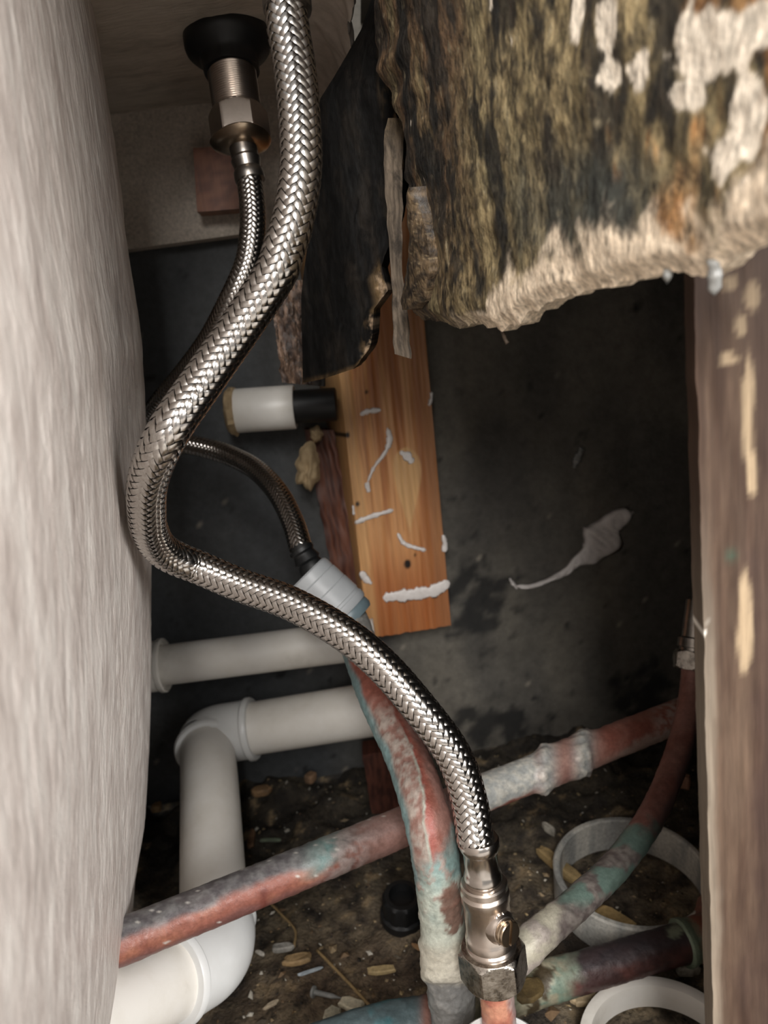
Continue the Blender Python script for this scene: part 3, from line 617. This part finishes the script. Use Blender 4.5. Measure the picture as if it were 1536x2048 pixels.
lathe('coupler_body', [(.009, 0), (.0135, 0), (.0148, .001), (.0152, .003), (.0153, cl*.17), (.0150, cl*.18), (.0156, cl*.19), (.0160, cl*.40), (.0157, cl*.41), (.0162, cl*.42), (.0166, cl*.66), (.0162, cl*.67), (.0162, cl*.71), (.0168, cl*.72), (.0168, cl*.80), (.0160, cl*.84), (.012, cl*.84)], ca, cdv, M['grey_plastic'], cpl, 64)
lathe('collet', [(.0118, cl*.83), (.0152, cl*.84), (.0156, cl*.88), (.0156, cl*.95), (.0146, cl*1.0), (.0122, cl*1.0), (.0118, cl*.96)], ca, cdv, M['collet'], cpl, 64)

crossP = [P(185, 1906, .352), P(380, 1828, .3755), P(760, 1672, .418), P(1000, 1573, .449), P(1345, 1436, .5), P(1470, 1386, .523)]
def crossfn(s, L, a, p, n):
    px, py = proj(p); k = fb(*(p*55), 5); k2 = fb(*(p*240), 4); up = n@UP
    if px < 960:
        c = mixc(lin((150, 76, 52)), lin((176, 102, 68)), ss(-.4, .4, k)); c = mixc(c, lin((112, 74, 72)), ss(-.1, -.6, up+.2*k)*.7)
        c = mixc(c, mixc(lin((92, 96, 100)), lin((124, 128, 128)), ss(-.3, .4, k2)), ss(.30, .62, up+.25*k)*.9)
        c = mixc(c, lin((154, 112, 100)), ss(640, 720, px+40*k)*.85); c = mixc(c, lin((112, 146, 142)), math.exp(-((px-650)/35)**2)*ss(-.2, .2, up+.4*k)); c = mixc(c, lin((176, 160, 154)), math.exp(-((px-690)/45)**2)*ss(-.3, .3, k2+.2)*.8)
        c = mixc(c, lin((112, 40, 22)), math.exp(-((px-528)/9)**2)*ss(.5, .2, up)*.9)
        c = mixc(c, lin((212, 206, 196)), ss(.80, .88, fb(*(p*420), 3)+.12*up))
    else:
        c = mixc(lin((160, 84, 62)), lin((176, 112, 92)), ss(-.4, .4, k))
        g = mixc(lin((176, 178, 174)), lin((206, 202, 190)), ss(-.3, .4, k2))
        c = mixc(c, g, ss(1075, 1045, px+30*k)*ss(-.62, -.4, up+.2*k)); c = mixc(c, g, math.exp(-((px-1092)/24)**2)*.95); c = mixc(c, g, math.exp(-((px-1165)/24)**2)*ss(-.4, .1, k+.4))
        c = mixc(c, lin((190, 164, 150)), ss(1180, 1260, px)*ss(.0, -.3, up+.4*k)*.8); c = mixc(c, lin((198, 176, 164)), ss(1290, 1330, px)*ss(-.1, .3, k2+.1)*.8)
    col = .0014*(ss(1070, 1082, px)-ss(1176, 1188, px))
    col += .0016*(math.exp(-((px-1088)/14)**2)+math.exp(-((px-1168)/16)**2))*(1+.9*k2)
    return c, .0004*k2+col
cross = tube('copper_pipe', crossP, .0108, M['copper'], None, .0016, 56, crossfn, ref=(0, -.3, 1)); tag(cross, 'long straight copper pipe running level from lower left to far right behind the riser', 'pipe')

bendP = [P(*t) for t in ((1392, 1250, .485), (1388, 1310, .482), (1383, 1390, .474), (1358, 1500, .452), (1310, 1620, .42), (1240, 1722, .39), (1150, 1810, .362), (1065, 1884, .345), (1015, 1930, .345), (992, 1985, .362), (994, 2040, .376))]
bendP.append(bendP[-1]*np.array([1, 1, 0])+np.array([0, .004, -.008]))
def bendfn(s, L, a, p, n):
    px, py = proj(p); k = fb(*(p*70), 5); k2 = fb(*(p*240), 4); sd = n@RT
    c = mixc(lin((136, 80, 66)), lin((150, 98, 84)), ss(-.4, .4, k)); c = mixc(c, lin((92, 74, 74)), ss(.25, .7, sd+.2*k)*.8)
    t = ss(1640, 1690, py+40*k); c = mixc(c, mixc(lin((104, 92, 88)), lin((134, 124, 116)), ss(-.3, .3, k2)), t); c = mixc(c, lin((106, 132, 120)), t*ss(-.06, .26, k+.25*sd)*ss(1830, 1790, py)*.95)
    t = ss(1135, 1085, px+30*k)*(py > 1750); c = mixc(c, mixc(lin((204, 196, 172)), lin((186, 172, 162)), ss(-.2, .3, k)), t)
    return c, .0003*k2+.0016*t*max(0, k+.3)
bend = thing('bent_copper_pipe', 'slim copper pipe sweeping in a curve from the right wall down behind the valve', 'pipe', bendP[-1])
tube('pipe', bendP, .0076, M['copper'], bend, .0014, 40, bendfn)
cn = P(1384, 1340, .481); cu = P(1398, 1200, .486)-cn; cu /= np.linalg.norm(cu)
hexnut('compression_nut', cn, cu, .0115, .012, M['nickel_worn'], bend, rot=.3)
lathe('connector', [(.007, .011), (.0092, .011), (.0092, .014), (.0105, .0145), (.0105, .02), (.0085, .021), (.0080, .045), (.006, .046)], cn, cu, M['ferrule_dull'], bend, 40)

lowP = [P(560, 2118, .378), P(720, 2067, .392), P(905, 2022, .408), P(1100, 1964, .421), P(1330, 1896, .432), P(1372, 1884, .435)]
def lowfn(s, L, a, p, n):
    px, py = proj(p); k = fb(*(p*60), 5); k2 = fb(*(p*240), 4); up = n@UP
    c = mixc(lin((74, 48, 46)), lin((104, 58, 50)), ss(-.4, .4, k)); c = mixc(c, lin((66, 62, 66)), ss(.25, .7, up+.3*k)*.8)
    t = ss(1165, 1120, px+25*k); c = mixc(c, mixc(lin((150, 148, 120)), lin((186, 176, 146)), ss(-.3, .3, k)), t); c = mixc(c, lin((128, 152, 132)), t*ss(1090, 1130, px+40*k2))
    c = mixc(c, lin((84, 70, 46)), ss(.2, .35, fb(*(p*110), 3)+.5*math.exp(-((px-1075)/25)**2)-.2)*t)
    t = ss(900, 860, px); c = mixc(c, mixc(lin((92, 112, 116)), lin((70, 130, 138)), ss(-.2, .4, k-up*.5)), t); c = mixc(c, lin((150, 84, 58)), math.exp(-((px-855)/14)**2)*.8*t)
    q = math.exp(-((px-1350)/18)**2-((py-1862)/16)**2); c = mixc(c, lin((150, 158, 132)), ss(.3, .6, q+.25*k2))
    return c, .0004*k2+.0010*ss(1165, 1120, px)*max(0, k+.2)
low = thing('low_copper_pipe', 'dark stained copper pipe lying along the floor at lower right behind the valve', 'pipe', lowP[2])
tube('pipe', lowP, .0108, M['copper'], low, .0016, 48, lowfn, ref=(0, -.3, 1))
le = lowP[-1]; ld = lowP[-1]-lowP[-2]; ld /= np.linalg.norm(ld)
def elcol(s, L, a, p, n):
    k = fb(*(p*200), 4); return mixc(lin((150, 80, 50)), lin((132, 148, 122)), ss(.012, .004, s+.004*k)), .0006*k+.0012*ss(.006, .003, s)
tube('elbow', [le-ld*.003, le+ld*.010, le+ld*.020+np.array([0, .004, -.002]), le+ld*.03+np.array([0, .016, -.002])], .0122, M['copper'], low, .0012, 40, elcol)

# ---------------------------------------------------------------- white waste pipes
def dirtyfn(s, L, a, p, n): return np.ones(3), 0
waste = thing('waste_pipe', 'white plastic waste pipe with two elbows along the wall and floor at lower left', 'pipe', P(440, 1870, .44))
ec = P(412, 1472, .597); e2 = P(432, 1905, .432)
dr_ = P(745, 1438, .588)-P(470, 1482, .598); dr_ /= np.linalg.norm(dr_)
df = P(436, 1840, .445)-P(414, 1530, .585); df /= np.linalg.norm(df)
dl = P(285, 1992, .385)-P(400, 1925, .425); dl /= np.linalg.norm(dl)
RW = .0208
tube('pipe', [ec+dr_*.03, ec+dr_*.10, ec+dr_*.152], RW, M['white_pvc'], waste, .01, 48)
tube('pipe', [ec+df*.012, ec+df*.06, e2-df*.012], RW, M['white_pvc'], waste, .01, 48)
tube('pipe', [e2+dl*.03, e2+dl*.08, e2+dl*.30], RW, M['white_pvc'], waste, .01, 48)
def elbow(c, d1, d2, r, l1, l2):
    k = .016; pts = [c+d1*l1, c+d1*(l1*.55), c+d1*k*.7, c+(d1+d2)*k*.22, c+d2*k*.7, c+d2*(l2*.55), c+d2*l2]
    tube('elbow', pts, r, M['white_clean'], waste, .0015, 56)
    for d_, l in ((d1, l1), (d2, l2)):
        lathe('collar', [(RW, l-.004), (r+.0006, l-.0055), (r+.0017, l-.004), (r+.0017, l-.001), (r+.0008, l+.0004), (RW*.99, l+.0004)], c, d_, M['white_clean'], waste, 56)
elbow(ec, dr_, df, .0232, .040, .018)
elbow(e2, -df, dl, .0238, .024, .040)
sup = thing('overflow_pipe', 'slim white pipe running level along the back wall above the elbow', 'pipe', P(330, 1330, .59))
ua, ub = P(322, 1331, .583), P(700, 1283, .583); ud = (ub-ua)/np.linalg.norm(ub-ua)
tube('pipe', [ua-ud*.03, ua+ud*.06, ub-ud*.02, ub+ud*.02], .0158, M['white_pvc'], sup, .01, 44)
lathe('collar', [(.0158, 0), (.0205, -.001), (.0212, .0), (.0212, .003), (.02, .004), (.0195, -.02), (.0158, -.021)], ua, ud, M['white_pvc'], sup, 48)
stp = thing('pipe_stub', 'short cream pipe stub sticking out behind the thick hose at mid height', 'pipe', P(530, 818, .555))
sa, sb = P(472, 822, .555), P(588, 814, .555); sd_ = (sb-sa)/np.linalg.norm(sb-sa)
lathe('pipe', [(.0135, 0), (.0160, 0), (.0165, .001), (.0165, .0435), (.0160, .0445), (.0135, .0445)], sa, sd_, M['white_pvc'], stp, 48)
lathe('ragged_end', [(.0135, .001), (.0168, .0005), (.0178, -.001), (.0172, -.004), (.0150, -.006), (.013, -.007)], sa, sd_, M['foam'], stp, 60, lambda t, r, h: r*(1+.16*nz(math.cos(t)*5, math.sin(t)*5, h*400)))
lathe('dark_spigot', [(.0125, .04), (.0125, .075), (.011, .076)], sa, sd_, M['black_plastic'], stp, 40)

# ---------------------------------------------------------------- rings, cap, scraps on the floor
rc = floor_at(1262, 1758, .016); rr = np.linalg.norm(floor_at(1108, 1738, .016)-rc)
def ringcol(t, h, p): return mixc(lin((150, 150, 146)), lin((196, 192, 182)), ss(-.4, .4, fb(*(p*60), 4)))
o = lathe('pipe_ring', [(rr, -.016), (rr, .008), (rr-.001, .009), (rr-.0035, .009), (rr-.0045, .008), (rr-.0045, -.016), (rr, -.016)], rc, (.04, -.02, 1), M['attr'], None, 96, None, ringcol); tag(o, 'flat dusty white plastic ring lying on the floor behind the curved copper pipe', 'ring')
r2 = floor_at(1330, 2100, .014)
o = lathe('pipe_socket', [(.043, -.014), (.043, -.004), (.0436, -.001), (.0430, .0012), (.0400, .0016), (.0375, .0005), (.0368, -.003), (.0368, -.014), (.043, -.014)], r2, (.02, .0, 1), M['white_pvc'], None, 96); tag(o, 'white pipe socket standing open on the floor at the bottom right corner', 'pipe')
r3 = floor_at(1000, 2115, .085)
o = lathe('pipe_end', [(.0205, -.088), (.0205, 0), (.0195, .0008), (.0180, 0), (.0180, -.088), (.0205, -.088)], r3-np.array([0, .0, 0]), (0, 0, 1), M['white_clean'], None, 64); tag(o, 'white pipe end just peeping in below the copper stub at the bottom edge', 'pipe')
kc = floor_at(805, 1835, .0)
cap = thing('black_cap', 'black ribbed plastic cap lying on the floor left of the riser', 'cap', kc)
lathe('cap_body', [(.010, .0), (.0150, .0), (.0155, .002), (.0150, .006), (.0128, .007), (.0128, .020), (.0118, .022), (.009, .022), (.008, .016), (.0001, .016)], kc, (.1, -.15, 1), M['black_plastic'], cap, 72, lambda t, r, h: r*(1+(.05*(math.sin(10*t) > 0) if .006 < h < .0215 and r > .0117 else 0)))

def chip(name, x, y, ln, wd, ang, colr, label, th=.003, cat='scrap', seed=0, z=.002, tilt=.12, mt='attr'):
    c = floor_at(x, y, z); ex = floor_at(x+math.cos(ang), y-math.sin(ang)*.55, z)-c; ex /= np.linalg.norm(ex); ez = np.array([0, 0, 1.])+ex*tilt; ez /= np.linalg.norm(ez); ey = np.cross(ez, ex)
    sc = .44/FPX; n = 14; V = []; Cc = []
    for h, k in ((0, .9), (.3, 1), (.8, 1), (1, .82)):
        for i in range(n):
            a = 2*math.pi*i/n; r = 1+.3*nz(math.cos(a)*1.7, math.sin(a)*1.7, seed*3.3+1); e = abs(math.cos(a))**.7*np.sign(math.cos(a)); e2_ = abs(math.sin(a))**.7*np.sign(math.sin(a))
            p = c+ex*e*ln*.5*sc*r*k+ey*e2_*wd*.5*sc*r*k+ez*(h*th+.0006*nz(a, h, seed)); V.append(p); Cc.append(mixc(lin(colr), lin(colr)*.55, ss(-.1, .5, fb(p[0]*150, p[1]*150, seed))))
    Fs = [(j*n+i, j*n+(i+1) % n, (j+1)*n+(i+1) % n, (j+1)*n+i) for j in range(3) for i in range(n)]+[list(range(n))[::-1], list(range(3*n, 4*n))]
    o = obj(name, V, Fs, M[mt], None, Cc, False); tag(o, label, cat); return o
chip('wood_chip', 522, 1588, 60, 34, .3, (150, 118, 84), 'tan wood chip in the far dirt right of the white elbow', .006, seed=1, z=.010)
chip('wood_chip', 622, 1562, 34, 30, 1., (140, 110, 84), 'pinkish tan crumb in the far dirt left of the riser', .007, seed=2, z=.012)
chip('wood_chip', 504, 1682, 70, 20, 1.45, (120, 90, 66), 'upright brown sliver beside the white waste pipe', .004, seed=3)
chip('wood_chip', 314, 1620, 30, 26, .5, (160, 130, 92), 'tan crumb in the dark dirt left of the white waste pipe', .006, seed=4, z=.010)
chip('fibre_scrap', 542, 1682, 60, 10, .05, (110, 120, 100), 'greenish flat scrap behind the long copper pipe', .002, seed=5)
chip('plaster_chip', 704, 2014, 56, 26, -.45, (214, 204, 178), 'cream plaster chip with a dark hole near the bottom edge', .004, seed=6)
chip('plaster_chip', 666, 2036, 36, 34, -.8, (198, 190, 166), 'pale chip by the teal end of the low copper pipe', .004, seed=7)
chip('plaster_chip', 566, 1900, 52, 16, .1, (160, 156, 148), 'grey sliver bridging the tan chip on the near floor', .004, seed=8, z=.004)
chip('wood_chip', 594, 1924, 66, 24, .25, (166, 138, 98), 'tan wood chip under the grey sliver on the near floor', .004, seed=9)
chip('plastic_shaving', 622, 1944, 54, 7, .55, (176, 186, 192), 'thin bluish shaving on the near floor', .0015, seed=10)
chip('wood_chip', 762, 1944, 64, 18, .15, (176, 154, 112), 'pale yellow fibre tuft left of the riser collar', .003, seed=11)
chip('wood_chip', 834, 1896, 30, 9, -.8, (160, 124, 88), 'short tan splinter against the riser', .002, seed=12)
chip('wood_chip', 542, 2012, 34, 8, .8, (176, 160, 136), 'thin pale splinter near the bottom left elbow', .002, seed=13)
chip('plaster_chip', 520, 1908, 26, 9, -.7, (206, 200, 188), 'small white shaving right of the lower white elbow', .002, seed=14)
chip('wood_chip', 1368, 1574, 24, 34, 1.2, (150, 110, 88), 'tan block crumb between the curved copper pipe and the post', .01, seed=15)
chip('pebble', 1374, 1946, 46, 22, .1, (158, 152, 138), 'grey pebble under the low copper pipe near the post', .006, seed=16)
chip('wood_chip', 1170, 2004, 56, 24, .2, (186, 164, 130), 'pale chip below the low copper pipe left of the open socket', .004, seed=17)
chip('wood_chip', 1098, 1664, 48, 14, -.9, (190, 184, 170), 'white bent scrap at the left of the plastic ring', .006, seed=18)
chip('wood_strip', 1122, 1742, 150, 26, -.95, (176, 150, 104), 'cream edged strip of wood leaning inside the left of the plastic ring', .008, seed=19, tilt=.05)
chip('wood_chip', 1225, 1850, 90, 44, -.75, (190, 160, 108), 'ochre wood offcut in front of the plastic ring', .008, seed=20)
chip('wood_chip', 1060, 1985, 60, 40, .9, (104, 86, 52), 'olive brown flake on the low copper pipe right of the stub', .003, seed=21, z=.036)
chip('plaster_lump', 330, 1528, 90, 30, .2, (150, 140, 120), 'pale plaster ledge at the foot of the wall left of the white elbow', .012, seed=22, z=.004)
def straw(pts, r, label, col):
    o = tube('straw', [floor_at(x, y, .004+r) for x, y in pts], r, M['attr'], None, .003, 8, lambda s, L, a, p, n: (lin(col), .0002*nz(*(p*900)))); tag(o, label, 'straw')
straw([(536, 1802), (562, 1828), (590, 1860), (588, 1894)], .0009, 'thin tan straw bent below the long copper pipe', (150, 126, 88))
straw([(634, 1900), (690, 1958), (746, 2018)], .0010, 'long tan straw slanting toward the teal pipe end', (146, 122, 84))
nail = thing('nail', 'pale corroded nail lying on the near floor', 'nail', floor_at(650, 1988))
na, nb = floor_at(628, 1984, .004), floor_at(690, 1998, .004); nd = (nb-na)/np.linalg.norm(nb-na)
lathe('shank', [(.0016, 0), (.0015, .012), (.0003, .019)], na, nd, M['sealant_grey'], nail, 16); lathe('head', [(.0001, -.001), (.0034, -.001), (.0034, .0004), (.0012, .0008)], na, nd, M['sealant_grey'], nail, 20)
# loose grit nobody could count
V, Fs, Cc = [], [], []
pal = [(150, 130, 100), (120, 96, 70), (206, 200, 186), (70, 56, 44), (90, 80, 66), (172, 150, 110), (40, 34, 28)]
keep = [(r2[0], r2[1], .044), (kc[0], kc[1], .016)]+[(q[0], q[1], .013) for q in (rp[-1], bendP[-1], stub[-1])]
for i in range(3600):
    x = rng.uniform(-.2, .34); y = rng.uniform(.24, .585); r = rng.lognormal(-6.75, .5)*.9; r = min(r, .005)
    if abs(math.hypot(x-rc[0], y-rc[1])-rr) < .006+r: continue
    if any(math.hypot(x-cx, y-cy) < cr+r for cx, cy, cr in keep): continue
    h = .004*fb(x*25, y*25, 5, 5)+.002*fb(x*90, y*90, 2, 4)+.012*ss(.44, .56, y)*(.5+fb(x*28, y*28, 7, 4))-.003
    a = rng.uniform(0, 6.28); e = rng.uniform(.25, 1); b0 = len(V); c = lin(pal[rng.integers(len(pal))])
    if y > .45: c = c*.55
    for k, (dx, dy, dz) in enumerate(((1, 0, 0), (-.3, e, 0), (-1, -.1*e, .1), (.2, -e, 0), (.1, 0, .8))):
        q = rng.uniform(.7, 1.3); V.append((x+r*q*(dx*math.cos(a)-dy*math.sin(a)), y+r*q*(dx*math.sin(a)+dy*math.cos(a)), h+r*.7*dz)); Cc.append(c)
    Fs += [(b0, b0+1, b0+4), (b0+1, b0+2, b0+4), (b0+2, b0+3, b0+4), (b0+3, b0, b0+4)]
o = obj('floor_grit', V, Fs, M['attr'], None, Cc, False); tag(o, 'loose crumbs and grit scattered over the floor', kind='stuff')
